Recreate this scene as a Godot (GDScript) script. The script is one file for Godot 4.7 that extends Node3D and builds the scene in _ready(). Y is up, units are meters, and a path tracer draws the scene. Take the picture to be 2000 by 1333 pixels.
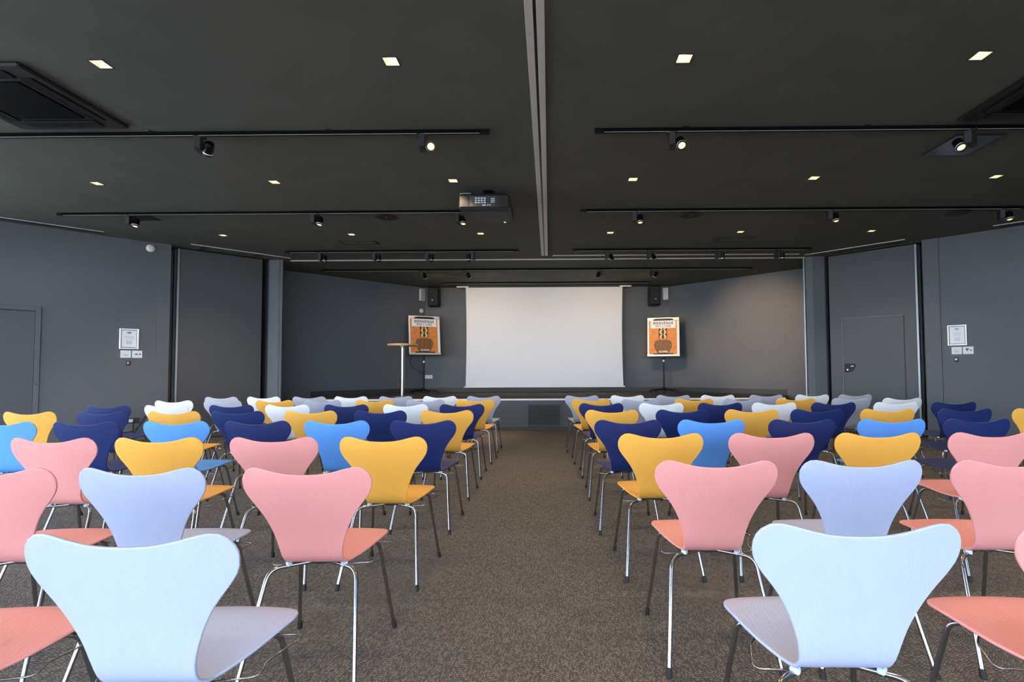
extends Node3D

# Conference room with rows of moulded chairs in front of a stage.
# The room is symmetric about x = 0; "d" below is the distance towards the stage (z = -d).

const CEIL := 3.32
const STAGE := 0.61
const R2 := 0.70710678
const N_WALL := 10.55      # distance of the 45 degree side walls, measured along their normal from the origin
const N_STAGE := 11.583    # the 45 degree walls beside the stage and behind the parked partitions
const D_BACK := 13.2
const D_WINDOW := -1.8
const X_SIDE := 8.4

var M := {}
var rng := RandomNumberGenerator.new()
var taken := {}
var mesh_cache := {}

# ---------------------------------------------------------------- helpers: nodes
func numbered(called: String) -> String:
	if not taken.has(called):
		taken[called] = 0
		return called
	taken[called] += 1
	return "%s_%03d" % [called, taken[called]]

func tag(o: Node, label: String, category: String, group := "") -> void:
	o.set_meta("label", label)
	o.set_meta("category", category)
	if group != "":
		o.set_meta("group", group)

func thing(called: String, label: String, category: String, at := Vector3.ZERO, turn := 0.0, group := "") -> Node3D:
	var o := Node3D.new()
	o.name = numbered(called)
	add_child(o)
	o.position = at
	o.rotation.y = turn
	tag(o, label, category, group)
	return o

func part(called: String, mesh: Mesh, m: Material, parent: Node, at := Transform3D.IDENTITY) -> MeshInstance3D:
	var o := MeshInstance3D.new()
	o.name = called
	o.mesh = mesh
	if m != null:
		o.set_surface_override_material(0, m)
	o.transform = at
	o.cast_shadow = GeometryInstance3D.SHADOW_CASTING_SETTING_ON
	parent.add_child(o, true)
	return o

func struct(called: String, mesh: Mesh, m: Material, at := Transform3D.IDENTITY) -> MeshInstance3D:
	var o := part(numbered(called), mesh, m, self, at)
	o.set_meta("kind", "structure")
	return o

func xf(at: Vector3, turn := 0.0) -> Transform3D:
	return Transform3D(Basis(Vector3.UP, turn), at)

# a point on a 45 degree side wall: side -1 left, +1 right; u runs along the wall towards the camera
func wp(side: int, u: float, n: float, h: float) -> Vector3:
	return Vector3(side * (u + n) * R2, h, -(n - u) * R2)

func wx(side: int, u: float, n: float, h: float) -> Transform3D:
	return xf(wp(side, u, n, h), -side * PI / 4.0)

# ---------------------------------------------------------------- helpers: shapes
func mb() -> SurfaceTool:
	var st := SurfaceTool.new()
	st.begin(Mesh.PRIMITIVE_TRIANGLES)
	return st

func done(st: SurfaceTool) -> ArrayMesh:
	return st.commit()

func tri(st: SurfaceTool, a: Vector3, b: Vector3, c: Vector3, na: Vector3, nb: Vector3, nc: Vector3, ua := Vector2.ZERO, ub := Vector2.ZERO, uc := Vector2.ZERO) -> void:
	if (b - a).cross(c - a).dot(na + nb + nc) > 0.0:
		var t := b; b = c; c = t
		var n := nb; nb = nc; nc = n
		var w := ub; ub = uc; uc = w
	st.set_normal(na); st.set_uv(ua); st.add_vertex(a)
	st.set_normal(nb); st.set_uv(ub); st.add_vertex(b)
	st.set_normal(nc); st.set_uv(uc); st.add_vertex(c)

func flat(st: SurfaceTool, a: Vector3, b: Vector3, c: Vector3, d: Vector3, away_from: Vector3) -> void:
	var n := (b - a).cross(c - a)
	if n.length() < 1e-12:
		n = (c - a).cross(d - a)
	n = n.normalized()
	if n.dot((a + b + c + d) * 0.25 - away_from) < 0.0:
		n = -n
	tri(st, a, b, c, n, n, n, Vector2(0, 1), Vector2(1, 1), Vector2(1, 0))
	tri(st, a, c, d, n, n, n, Vector2(0, 1), Vector2(1, 0), Vector2(0, 0))

func box(st: SurfaceTool, c: Vector3, s: Vector3, bev := 0.0, t := Transform3D.IDENTITY) -> void:
	var h := s * 0.5
	var e := minf(bev, minf(h.x, minf(h.y, h.z)) * 0.9)
	var o := t * c
	for ax in 3:
		var b := (ax + 1) % 3
		var g := (ax + 2) % 3
		for sg in [-1.0, 1.0]:
			var q := []
			for k in [[-1.0, -1.0], [1.0, -1.0], [1.0, 1.0], [-1.0, 1.0]]:
				var p := Vector3.ZERO
				p[ax] = sg * h[ax]
				p[b] = k[0] * (h[b] - e)
				p[g] = k[1] * (h[g] - e)
				q.append(t * (c + p))
			flat(st, q[0], q[1], q[2], q[3], o)
	if e <= 0.0:
		return
	for ax in 3:
		var b := (ax + 1) % 3
		var g := (ax + 2) % 3
		for sb in [-1.0, 1.0]:
			for sg in [-1.0, 1.0]:
				var q := []
				for k in [[-1.0, 0], [1.0, 0], [1.0, 1], [-1.0, 1]]:
					var p := Vector3.ZERO
					p[ax] = k[0] * (h[ax] - e)
					p[b] = sb * (h[b] - (e if k[1] == 0 else 0.0))
					p[g] = sg * (h[g] - (0.0 if k[1] == 0 else e))
					q.append(t * (c + p))
				flat(st, q[0], q[1], q[2], q[3], o)
	for sx in [-1.0, 1.0]:
		for sy in [-1.0, 1.0]:
			for sz in [-1.0, 1.0]:
				var a := t * (c + Vector3(sx * h.x, sy * (h.y - e), sz * (h.z - e)))
				var b2 := t * (c + Vector3(sx * (h.x - e), sy * h.y, sz * (h.z - e)))
				var d := t * (c + Vector3(sx * (h.x - e), sy * (h.y - e), sz * h.z))
				var n := (b2 - a).cross(d - a).normalized()
				if n.dot(a - o) < 0.0:
					n = -n
				tri(st, a, b2, d, n, n, n)

func box_mesh(s: Vector3, bev := 0.0, c := Vector3.ZERO) -> ArrayMesh:
	var st := mb()
	box(st, c, s, bev)
	return done(st)

func tube(st: SurfaceTool, path: Array, r: float, n := 10, caps := true, r_end := -1.0) -> void:
	var rings := []
	var up := Vector3.UP
	for i in path.size():
		var p: Vector3 = path[i]
		var tan_dir: Vector3
		if i == 0:
			tan_dir = (path[1] - p)
		elif i == path.size() - 1:
			tan_dir = (p - path[i - 1])
		else:
			tan_dir = (path[i + 1] - p).normalized() + (p - path[i - 1]).normalized()
		tan_dir = tan_dir.normalized()
		if i == 0:
			up = Vector3.UP if absf(tan_dir.y) < 0.9 else Vector3.RIGHT
		var side := tan_dir.cross(up).normalized()
		up = side.cross(tan_dir).normalized()
		var rr := r if r_end < 0.0 else lerpf(r, r_end, float(i) / (path.size() - 1))
		var ring := []
		for k in n + 1:
			var a := TAU * k / n
			var nn := side * cos(a) + up * sin(a)
			ring.append([p + nn * rr, nn])
		rings.append(ring)
	for i in rings.size() - 1:
		for k in n:
			var a = rings[i][k]; var b = rings[i][k + 1]; var c = rings[i + 1][k + 1]; var d = rings[i + 1][k]
			tri(st, a[0], b[0], c[0], a[1], b[1], c[1])
			tri(st, a[0], c[0], d[0], a[1], c[1], d[1])
	if caps:
		for e in [0, rings.size() - 1]:
			var ctr: Vector3 = path[e]
			var nn: Vector3 = (path[0] - path[1]).normalized() if e == 0 else (path[-1] - path[-2]).normalized()
			for k in n:
				tri(st, ctr, rings[e][k][0], rings[e][k + 1][0], nn, nn, nn)

func tube_mesh(path: Array, r: float, n := 10, r_end := -1.0) -> ArrayMesh:
	var st := mb()
	tube(st, path, r, n, true, r_end)
	return done(st)

# profile: list of Vector2(radius, height); sharp profile corners are shaded flat
func lathe(st: SurfaceTool, prof: Array, n := 24, t := Transform3D.IDENTITY) -> void:
	for i in prof.size() - 1:
		var p: Vector2 = prof[i]
		var q: Vector2 = prof[i + 1]
		var e := q - p
		var nn2 := Vector2(e.y, -e.x).normalized()
		for k in n:
			var a0 := TAU * k / n
			var a1 := TAU * (k + 1) / n
			var d0 := Vector3(cos(a0), 0, sin(a0))
			var d1 := Vector3(cos(a1), 0, sin(a1))
			var n0 := t.basis * (d0 * nn2.x + Vector3.UP * nn2.y)
			var n1 := t.basis * (d1 * nn2.x + Vector3.UP * nn2.y)
			var a := t * (d0 * p.x + Vector3.UP * p.y)
			var b := t * (d1 * p.x + Vector3.UP * p.y)
			var c := t * (d1 * q.x + Vector3.UP * q.y)
			var d := t * (d0 * q.x + Vector3.UP * q.y)
			if p.x > 1e-6:
				tri(st, a, b, c, n0, n1, n1)
			if q.x > 1e-6:
				tri(st, a, c, d, n0, n1, n0)

func lathe_mesh(prof: Array, n := 24, t := Transform3D.IDENTITY) -> ArrayMesh:
	var st := mb()
	lathe(st, prof, n, t)
	return done(st)

# upright prism over a polygon of (x, d) points
func prism_mesh(poly: Array, y0: float, y1: float) -> ArrayMesh:
	var st := mb()
	var pts := PackedVector2Array()
	var mid := Vector2.ZERO
	for p in poly:
		pts.append(p)
		mid += p / poly.size()
	var idx := Geometry2D.triangulate_polygon(pts)
	for i in range(0, idx.size(), 3):
		for y in [y0, y1]:
			var n := Vector3.UP if y == y1 else Vector3.DOWN
			var v := []
			for k in 3:
				var p := pts[idx[i + k]]
				v.append(Vector3(p.x, y, -p.y))
			tri(st, v[0], v[1], v[2], n, n, n)
	var area := 0.0
	for i in pts.size():
		area += pts[i].cross(pts[(i + 1) % pts.size()])
	for i in pts.size():
		var p := pts[i]
		var q := pts[(i + 1) % pts.size()]
		var e := (q - p)
		var o2 := Vector2(e.y, -e.x).normalized() * signf(area)
		var n := Vector3(o2.x, 0, -o2.y)
		var a := Vector3(p.x, y0, -p.y); var b := Vector3(q.x, y0, -q.y)
		var c := Vector3(q.x, y1, -q.y); var d := Vector3(p.x, y1, -p.y)
		tri(st, a, b, c, n, n, n)
		tri(st, a, c, d, n, n, n)
	return done(st)

# the polygon of a strip along a 45 degree wall
func strip(side: int, u0: float, u1: float, n0: float, n1: float) -> Array:
	var out := []
	for k in [[u0, n0], [u1, n0], [u1, n1], [u0, n1]]:
		var p := wp(side, k[0], k[1], 0.0)
		out.append(Vector2(p.x, -p.z))
	return out

# round the inner corners of a path
func bent(pts: Array, r: float, steps := 5) -> Array:
	var out := [pts[0]]
	for i in range(1, pts.size() - 1):
		var p: Vector3 = pts[i]
		var a: Vector3 = pts[i - 1] - p
		var b: Vector3 = pts[i + 1] - p
		var ra := minf(r, a.length() * 0.48)
		var rb := minf(r, b.length() * 0.48)
		var s := p + a.normalized() * ra
		var e := p + b.normalized() * rb
		for k in steps + 1:
			var t := float(k) / steps
			out.append(s.lerp(p, t).lerp(p.lerp(e, t), t))
	out.append(pts[-1])
	return out

func smooth_line(pts: Array, per: int) -> Array:
	var out := []
	for i in pts.size() - 1:
		var p0 = pts[maxi(i - 1, 0)]; var p1 = pts[i]; var p2 = pts[i + 1]; var p3 = pts[mini(i + 2, pts.size() - 1)]
		for k in per:
			out.append(p1.cubic_interpolate(p2, p0, p3, float(k) / per))
	out.append(pts[-1])
	return out

func resample(pts: Array, n: int) -> Array:
	var acc := [0.0]
	for i in range(1, pts.size()):
		acc.append(acc[-1] + (pts[i] - pts[i - 1]).length())
	var out := []
	var j := 0
	for k in n:
		var s: float = acc[-1] * k / (n - 1)
		while j < pts.size() - 2 and acc[j + 1] < s:
			j += 1
		var f: float = clampf((s - acc[j]) / maxf(acc[j + 1] - acc[j], 1e-9), 0.0, 1.0)
		out.append(pts[j].lerp(pts[j + 1], f))
	return out

func text_mesh(words: String, height: float, bold := false) -> TextMesh:
	var f := SystemFont.new()
	f.font_names = PackedStringArray(["Droid Sans"])
	if bold:
		f.font_weight = 700
	var t := TextMesh.new()
	t.text = words
	t.font = f
	t.font_size = 48
	t.pixel_size = height / 34.0
	t.depth = 0.002
	t.horizontal_alignment = HORIZONTAL_ALIGNMENT_CENTER
	t.vertical_alignment = VERTICAL_ALIGNMENT_CENTER
	return t

# ---------------------------------------------------------------- materials
func mat(c: Color, rough := 0.6, metal := 0.0, spec := 0.5) -> StandardMaterial3D:
	var m := StandardMaterial3D.new()
	m.albedo_color = c
	m.roughness = rough
	m.metallic = metal
	m.metallic_specular = spec
	return m

func glow(c: Color, e: float) -> StandardMaterial3D:
	var m := mat(Color(0.9, 0.88, 0.84), 0.4)
	m.emission_enabled = true
	m.emission = c
	m.emission_energy_multiplier = e
	return m

func noise(seed_: int, freq: float, octaves := 3) -> FastNoiseLite:
	var n := FastNoiseLite.new()
	n.seed = seed_
	n.frequency = freq
	n.fractal_octaves = octaves
	return n

func tex(im: Image) -> ImageTexture:
	im.generate_mipmaps()
	return ImageTexture.create_from_image(im)

func make_carpet() -> void:
	# looped pile: short loops in ribs that run towards the stage, each loop a little different in tone
	var n := 1024
	var ribs := 150
	var loops := 64
	var tones := PackedFloat32Array()
	var shift := PackedFloat32Array()
	for i in ribs:
		shift.append(rng.randf())
		for j in loops:
			tones.append(rng.randf())
	var im := Image.create(n, n, false, Image.FORMAT_RGB8)
	var hm := Image.create(n, n, false, Image.FORMAT_L8)
	var groove := Color(0.17, 0.16, 0.15)
	var dark := Color(0.37, 0.352, 0.334)
	var mid := Color(0.535, 0.52, 0.503)
	var pale := Color(0.73, 0.715, 0.70)
	for y in n:
		for x in n:
			var rx := fposmod(float(x) / n * ribs, float(ribs))
			var ri := int(rx) % ribs
			var fx := rx - int(rx) - 0.5
			var ry := float(y) / n * loops + shift[ri]
			var rj := int(ry) % loops
			var fy := ry - floorf(ry) - 0.5
			var t := tones[ri * loops + rj]
			var h := clampf((1.0 - 4.0 * fx * fx) * (1.0 - 2.6 * fy * fy) * 1.25, 0.0, 1.0)
			var c := mid.lerp(pale, (t - 0.4) * 1.3) if t > 0.4 else mid.lerp(dark, (0.4 - t) * 1.2)
			im.set_pixel(x, y, c.lerp(groove, 1.0 - h))
			hm.set_pixel(x, y, Color(h, h, h))
	var m := mat(Color(1, 1, 1), 0.95, 0.0, 0.15)
	m.albedo_texture = tex(im)
	m.heightmap_enabled = true
	m.heightmap_texture = tex(hm)
	m.heightmap_scale = 0.3
	m.uv1_triplanar = true
	m.uv1_world_triplanar = true
	m.uv1_scale = Vector3(1.15, 1.15, 1.15)
	M.carpet = m

func mottled(a: Color, b: Color, seed_: int, freq: float, size: int, scale: float, rough: float, stretch := 1.0) -> StandardMaterial3D:
	var nz := noise(seed_, freq, 4)
	var im := Image.create(size, size, false, Image.FORMAT_RGB8)
	for y in size:
		for x in size:
			# wrap the noise round two circles so that it tiles
			var ax := TAU * x / size
			var ay := TAU * y / size
			var r := size / TAU
			var v := nz.get_noise_3d(cos(ax) * r, sin(ax) * r + cos(ay) * r * stretch, sin(ay) * r * stretch)
			im.set_pixel(x, y, a.lerp(b, clampf(0.5 + v * 0.9, 0.0, 1.0)))
	var m := mat(Color(1, 1, 1), rough, 0.0, 0.35)
	m.albedo_texture = tex(im)
	m.uv1_triplanar = true
	m.uv1_world_triplanar = true
	m.uv1_scale = Vector3.ONE * scale
	return m

func make_grain() -> ImageTexture:
	# ash veneer under lacquer: fine pores stretched along the shell
	var n := 512
	var a := noise(5, 0.09, 3)
	var b := noise(9, 0.02, 2)
	var im := Image.create(n, n, false, Image.FORMAT_RGBA8)
	for y in n:
		for x in n:
			var wob := b.get_noise_2d(x * 0.6, y * 0.25) * 26.0
			var v := a.get_noise_2d((x + wob) * 3.2, y * 0.16)
			v = 0.5 + 0.5 * clampf(v * 1.8, -1.0, 1.0)
			im.set_pixel(x, y, Color(v, v, v, 1))
	im.bump_map_to_normal_map(2.0)
	return tex(im)

func make_materials() -> void:
	make_carpet()
	M.wall = mottled(Color(0.36, 0.373, 0.39), Color(0.39, 0.403, 0.42), 3, 0.012, 256, 0.22, 0.55)
	M.ceiling = mottled(Color(0.342, 0.352, 0.328), Color(0.367, 0.377, 0.35), 4, 0.02, 256, 0.35, 0.8)
	M.partition = mat(Color(0.28, 0.285, 0.297), 0.5)
	M.skirting = mat(Color(0.22, 0.22, 0.225), 0.5)
	M.riser = mat(Color(0.30, 0.305, 0.318), 0.5)
	M.aluminium = mat(Color(0.56, 0.59, 0.61), 0.4, 0.7)
	M.rail = mat(Color(0.78, 0.765, 0.745), 0.45)
	M.chrome = mat(Color(0.62, 0.63, 0.64), 0.22, 1.0)
	M.steel = mat(Color(0.66, 0.64, 0.61), 0.3, 1.0)
	M.black = mat(Color(0.06, 0.06, 0.065), 0.45)
	M.black_gloss = mat(Color(0.05, 0.05, 0.055), 0.35, 0.0, 0.3)
	M.charcoal = mat(Color(0.14, 0.145, 0.15), 0.5)
	M.rubber = mat(Color(0.09, 0.09, 0.095), 0.7)
	M.white = mat(Color(0.88, 0.89, 0.89), 0.45)
	M.screen = mat(Color(0.89, 0.90, 0.91), 0.85, 0.0, 0.2)
	M.nosing = mat(Color(0.93, 0.92, 0.90), 0.4)
	M.track_strip = mat(Color(0.58, 0.59, 0.60), 0.4)
	M.track = mat(Color(0.035, 0.035, 0.038), 0.65, 0.0, 0.15)
	M.clip = mat(Color(0.78, 0.83, 0.86), 0.4)
	M.silver = mat(Color(0.80, 0.81, 0.82), 0.35, 0.5)
	M.reflector = mat(Color(0.93, 0.91, 0.87), 0.35)
	M.lamp = glow(Color(1.0, 0.88, 0.72), 7.0)
	M.lens = glow(Color(1.0, 0.80, 0.50), 2.6)
	M.brown_cone = mat(Color(0.16, 0.10, 0.085), 0.6)
	M.ink = mat(Color(0.13, 0.13, 0.14), 0.6)
	M.paper = mat(Color(0.90, 0.91, 0.92), 0.7)
	M.panel_gloss = mat(Color(0.30, 0.34, 0.38), 0.22, 0.6)
	var g := mat(Color(0.85, 0.93, 0.97, 0.06), 0.02)
	g.transparency = BaseMaterial3D.TRANSPARENCY_ALPHA
	M.glass = g
	M.window_frame = mat(Color(0.16, 0.165, 0.17), 0.4)
	# oak edge of the high table
	var im := Image.create(256, 256, false, Image.FORMAT_RGB8)
	var nz := noise(21, 0.03, 3)
	for y in 256:
		for x in 256:
			var v := nz.get_noise_2d(x * 0.35, y * 4.0)
			im.set_pixel(x, y, Color(0.82, 0.62, 0.40).lerp(Color(0.92, 0.75, 0.54), clampf(0.5 + v, 0.0, 1.0)))
	var oak := mat(Color(1, 1, 1), 0.4)
	oak.albedo_texture = tex(im)
	oak.uv1_triplanar = true
	oak.uv1_scale = Vector3(2, 2, 2)
	M.oak = oak
	# lacquers of the chairs, all over the same veneer
	var grain := make_grain()
	var paints := {
		"b": Color(0.685, 0.73, 0.85), "s": Color(0.36, 0.62, 0.93), "p": Color(0.89, 0.60, 0.58), "y": Color(0.93, 0.69, 0.29),  # b is the sky blue lacquer s with window daylight painted into its colour
		"n": Color(0.085, 0.16, 0.38), "w": Color(0.92, 0.94, 0.95), "g": Color(0.67, 0.69, 0.74)}
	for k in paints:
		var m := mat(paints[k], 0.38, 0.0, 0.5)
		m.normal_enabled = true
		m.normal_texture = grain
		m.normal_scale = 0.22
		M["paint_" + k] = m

# ---------------------------------------------------------------- the place: camera, sky, lights, shell
func make_view() -> void:
	var cam := Camera3D.new()
	cam.name = "camera"
	cam.projection = Camera3D.PROJECTION_FRUSTUM
	cam.near = 0.05
	cam.far = 200.0
	cam.size = 0.05 * 1333.0 / 1000.0
	cam.frustum_offset = Vector2(-0.0683, 0.0178) * 0.05
	add_child(cam)
	cam.position = Vector3(0.09, 1.16, 0.0)
	cam.rotation = Vector3(0.0398, 0.0090, -0.0043)
	cam.current = true
	var env := Environment.new()
	env.background_mode = Environment.BG_SKY
	var sm := ProceduralSkyMaterial.new()
	sm.sky_top_color = Color(0.66, 0.78, 0.95)
	sm.sky_horizon_color = Color(0.90, 0.94, 0.99)
	sm.ground_bottom_color = Color(0.50, 0.52, 0.54)
	sm.ground_horizon_color = Color(0.66, 0.69, 0.72)
	sm.sky_energy_multiplier = 3.35
	sm.ground_energy_multiplier = 4.4
	var sky := Sky.new()
	sky.sky_material = sm
	env.sky = sky
	env.tonemap_mode = Environment.TONE_MAPPER_LINEAR
	env.tonemap_exposure = 1.0
	env.sdfgi_enabled = true
	env.ssao_enabled = true
	env.ssil_enabled = true
	var we := WorldEnvironment.new()
	we.name = "environment"
	we.environment = env
	add_child(we)

const LIGHT_X := [-5.1, -3.06, -1.02, 1.02, 3.06, 5.1]
const LIGHT_D := [-1.017, 1.231, 3.478, 5.725, 7.972]

func light_spots() -> Array:
	var out := []
	for i in LIGHT_D.size():
		for j in LIGHT_X.size():
			out.append([LIGHT_X[j], LIGHT_D[i], i, j])
	return out

func make_shell() -> void:
	struct("floor", box_mesh(Vector3(20, 0.2, 22.0), 0.0, Vector3(0, -0.1, -3.6)), M.carpet)
	# ceiling: a sheet with square openings for the downlights, closed above
	var st := mb()
	var xs := [-10.0, 10.0]
	var ds := [-7.4, 14.6]
	var a := 0.0475
	for p in LIGHT_X:
		xs.append(p - a); xs.append(p + a)
	for p in LIGHT_D:
		ds.append(p - a); ds.append(p + a)
	xs.sort(); ds.sort()
	for i in xs.size() - 1:
		for j in ds.size() - 1:
			var hole: bool = xs[i + 1] - xs[i] < 0.11 and ds[j + 1] - ds[j] < 0.11
			if not hole:
				flat(st, Vector3(xs[i], CEIL, -ds[j]), Vector3(xs[i + 1], CEIL, -ds[j]), Vector3(xs[i + 1], CEIL, -ds[j + 1]), Vector3(xs[i], CEIL, -ds[j + 1]), Vector3(0, 9, -5))
	box(st, Vector3(0, CEIL + 0.35, -3.6), Vector3(20, 0.1, 22.0))
	for s in [-1, 1]:
		box(st, Vector3(s * 10.0, CEIL + 0.17, -3.6), Vector3(0.1, 0.34, 22.0))
		box(st, Vector3(0, CEIL + 0.17, -3.6 + s * 11.0), Vector3(20, 0.34, 0.1))
	struct("ceiling", done(st), M.ceiling)
	struct("wall_back", prism_mesh([Vector2(-3.6, D_BACK), Vector2(3.6, D_BACK), Vector2(3.6, D_BACK + 0.2), Vector2(-3.6, D_BACK + 0.2)], 0, CEIL), M.wall)
	for side in [-1, 1]:
		var nm := "left" if side < 0 else "right"
		# wall beside the stage, which runs on behind the parked partitions
		struct("wall_stage_" + nm, prism_mesh(strip(side, -7.2, -1.3, N_STAGE, N_STAGE + 0.2), 0, CEIL), M.wall)
		# return wall whose end shows as a post beside the stage
		var post := []
		var outline := [[-3.15, 10.66], [-3.31, 10.505], [-3.43, 10.485], [-3.45, 10.51], [-3.45, N_STAGE], [-3.15, N_STAGE]]
		if side < 0:
			outline = [[-3.12, 10.69], [-3.24, 10.56], [-3.31, 10.52], [-3.335, 10.55], [-3.335, N_STAGE], [-3.12, N_STAGE]]
		for k in outline:
			var p := wp(side, k[0], k[1], 0.0)
			post.append(Vector2(p.x, -p.z))
		struct("wall_post_" + nm, prism_mesh(post, 0, CEIL), M.wall)
		# pier on the near side of the partition recess
		struct("wall_pier_" + nm, prism_mesh(strip(side, -1.60 if side > 0 else -1.555, -1.385, N_WALL - 0.025, N_STAGE + 0.2), 0, CEIL), M.wall)
		# side wall with the door on the left
		var w := mb()
		var t := func(u0: float, u1: float, h0: float, h1: float):
			var c := wp(side, (u0 + u1) * 0.5, N_WALL + 0.1, (h0 + h1) * 0.5)
			box(w, Vector3.ZERO, Vector3(u1 - u0, h1 - h0, 0.2), 0.0, xf(c, -side * PI / 4.0))
		if side < 0:
			t.call(-1.385, -0.016, 0.0, CEIL)
			t.call(-0.016, 0.954, 2.13, CEIL)
			t.call(0.954, 1.55, 0.0, CEIL)
		else:
			t.call(-1.385, 1.55, 0.0, CEIL)
		struct("wall_" + nm, done(w), M.wall)
		struct("baseboard_" + nm, prism_mesh(strip(side, -1.385, -0.03 if side < 0 else 1.33, N_WALL - 0.012, N_WALL), 0, 0.06), M.skirting)
		struct("baseboard_stage_" + nm, prism_mesh(strip(side, -7.08, -4.24, N_STAGE - 0.015, N_STAGE), STAGE, STAGE + 0.115), M.skirting)
		var glazed := 9.0 if side < 0 else 0.0  # unseen left glazing, lengthened so its daylight lifts the right wall
		struct("wall_side_" + nm, prism_mesh([Vector2(side * X_SIDE, 7.2), Vector2(side * X_SIDE, D_WINDOW + glazed), Vector2(side * (X_SIDE + 0.2), D_WINDOW + glazed), Vector2(side * (X_SIDE + 0.2), 7.2)], 0, CEIL), M.wall)
		if glazed > 0.0:
			struct("wall_lintel_" + nm, prism_mesh([Vector2(side * X_SIDE, D_WINDOW), Vector2(side * X_SIDE, D_WINDOW + glazed), Vector2(side * (X_SIDE + 0.2), D_WINDOW + glazed), Vector2(side * (X_SIDE + 0.2), D_WINDOW)], 3.12, CEIL), M.wall)
		for i in int(glazed / 2.25):
			make_window(Vector3(side * 8.5, 0, -(D_WINDOW + 1.125 + i * 2.25)), PI / 2, 2.25)
	struct("baseboard_back", prism_mesh([Vector2(-3.2, D_BACK - 0.015), Vector2(3.2, D_BACK - 0.015), Vector2(3.2, D_BACK), Vector2(-3.2, D_BACK)], STAGE, STAGE + 0.115), M.skirting)
	# glazed wall behind the camera and the glazed near half of the left side
	struct("wall_rear", prism_mesh([Vector2(-8.6, D_WINDOW), Vector2(8.6, D_WINDOW), Vector2(8.6, D_WINDOW - 0.2), Vector2(-8.6, D_WINDOW - 0.2)], 3.12, CEIL), M.wall)
	struct("wall_rear_right", prism_mesh([Vector2(6.3, D_WINDOW), Vector2(8.6, D_WINDOW), Vector2(8.6, D_WINDOW - 0.2), Vector2(6.3, D_WINDOW - 0.2)], 0, 3.12), M.wall)  # unseen solid bay, added in place of glazing to dim the left wall
	for i in 7:
		make_window(Vector3(-7.35 + i * 2.1, 0, -D_WINDOW + 0.1), 0.0, 2.1)

var window_count := 0
func make_window(at: Vector3, turn: float, w: float) -> void:
	window_count += 1
	var o := Node3D.new()
	o.name = "window_%d" % window_count
	add_child(o)
	o.position = at
	o.rotation.y = turn
	o.set_meta("kind", "structure")
	var st := mb()
	for s in [-1, 1]:
		box(st, Vector3(s * (w * 0.5 - 0.03), 1.56, 0), Vector3(0.06, 3.12, 0.1), 0.004)
	box(st, Vector3(0, 0.03, 0), Vector3(w - 0.12, 0.06, 0.1), 0.004)
	box(st, Vector3(0, 3.09, 0), Vector3(w - 0.12, 0.06, 0.1), 0.004)
	part("window_frame", done(st), M.window_frame, o)
	part("pane", box_mesh(Vector3(w - 0.12, 3.0, 0.012), 0.0, Vector3(0, 1.56, 0)), M.glass, o)

# ---------------------------------------------------------------- downlights
func make_downlights() -> void:
	var a := 0.0475
	var b := 0.03
	var top := 0.075
	var trim := mb()
	for k in 4:
		var t := Transform3D(Basis(Vector3.UP, k * PI / 2), Vector3.ZERO)
		box(trim, Vector3(0, -0.0015, a + 0.003), Vector3(2 * a + 0.012, 0.003, 0.006), 0.0, t)
	var ref := mb()
	for k in 4:
		var t := Basis(Vector3.UP, k * PI / 2)
		flat(ref, t * Vector3(-a, 0, a), t * Vector3(a, 0, a), t * Vector3(b, top, b), t * Vector3(-b, top, b), t * Vector3(0, 0.03, 0.2))
	flat(ref, Vector3(-b, top, -b), Vector3(b, top, -b), Vector3(b, top, b), Vector3(-b, top, b), Vector3(0, 1, 0))
	var lamp := lathe_mesh([Vector2(0.0, 0.026), Vector2(0.018, 0.027), Vector2(0.021, 0.031), Vector2(0.021, 0.073)], 16)
	var trim_m := done(trim)
	var ref_m := done(ref)
	var row := ["behind the camera", "over the front chairs", "in the nearest row in view", "in the middle row", "in the far row"]
	var nth := ["first", "second", "third", "fourth", "fifth", "sixth"]
	for s in light_spots():
		var seen: bool = s[2] >= 2
		var o := thing("recessed_downlight", "small square recessed ceiling downlight %s, %s from left" % [row[s[2]], nth[s[3]]], "downlight", Vector3(s[0], CEIL, -s[1]), 0.0, "recessed ceiling downlights")
		part("trim", trim_m, M.charcoal, o)
		part("reflector", ref_m, M.reflector, o)
		part("lamp", lamp, M.lamp, o)
		var l := SpotLight3D.new()
		l.name = "downlight_beam"
		l.light_color = Color(1.0, 0.89, 0.75)
		l.light_energy = 1.75
		l.light_size = 0.035
		l.spot_angle = 58.0
		l.spot_angle_attenuation = 0.7
		l.spot_range = 20.0
		l.spot_attenuation = 2.0
		l.shadow_enabled = true
		l.position = Vector3(0, -0.006, 0)
		l.rotation.x = -PI / 2
		o.add_child(l)

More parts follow.
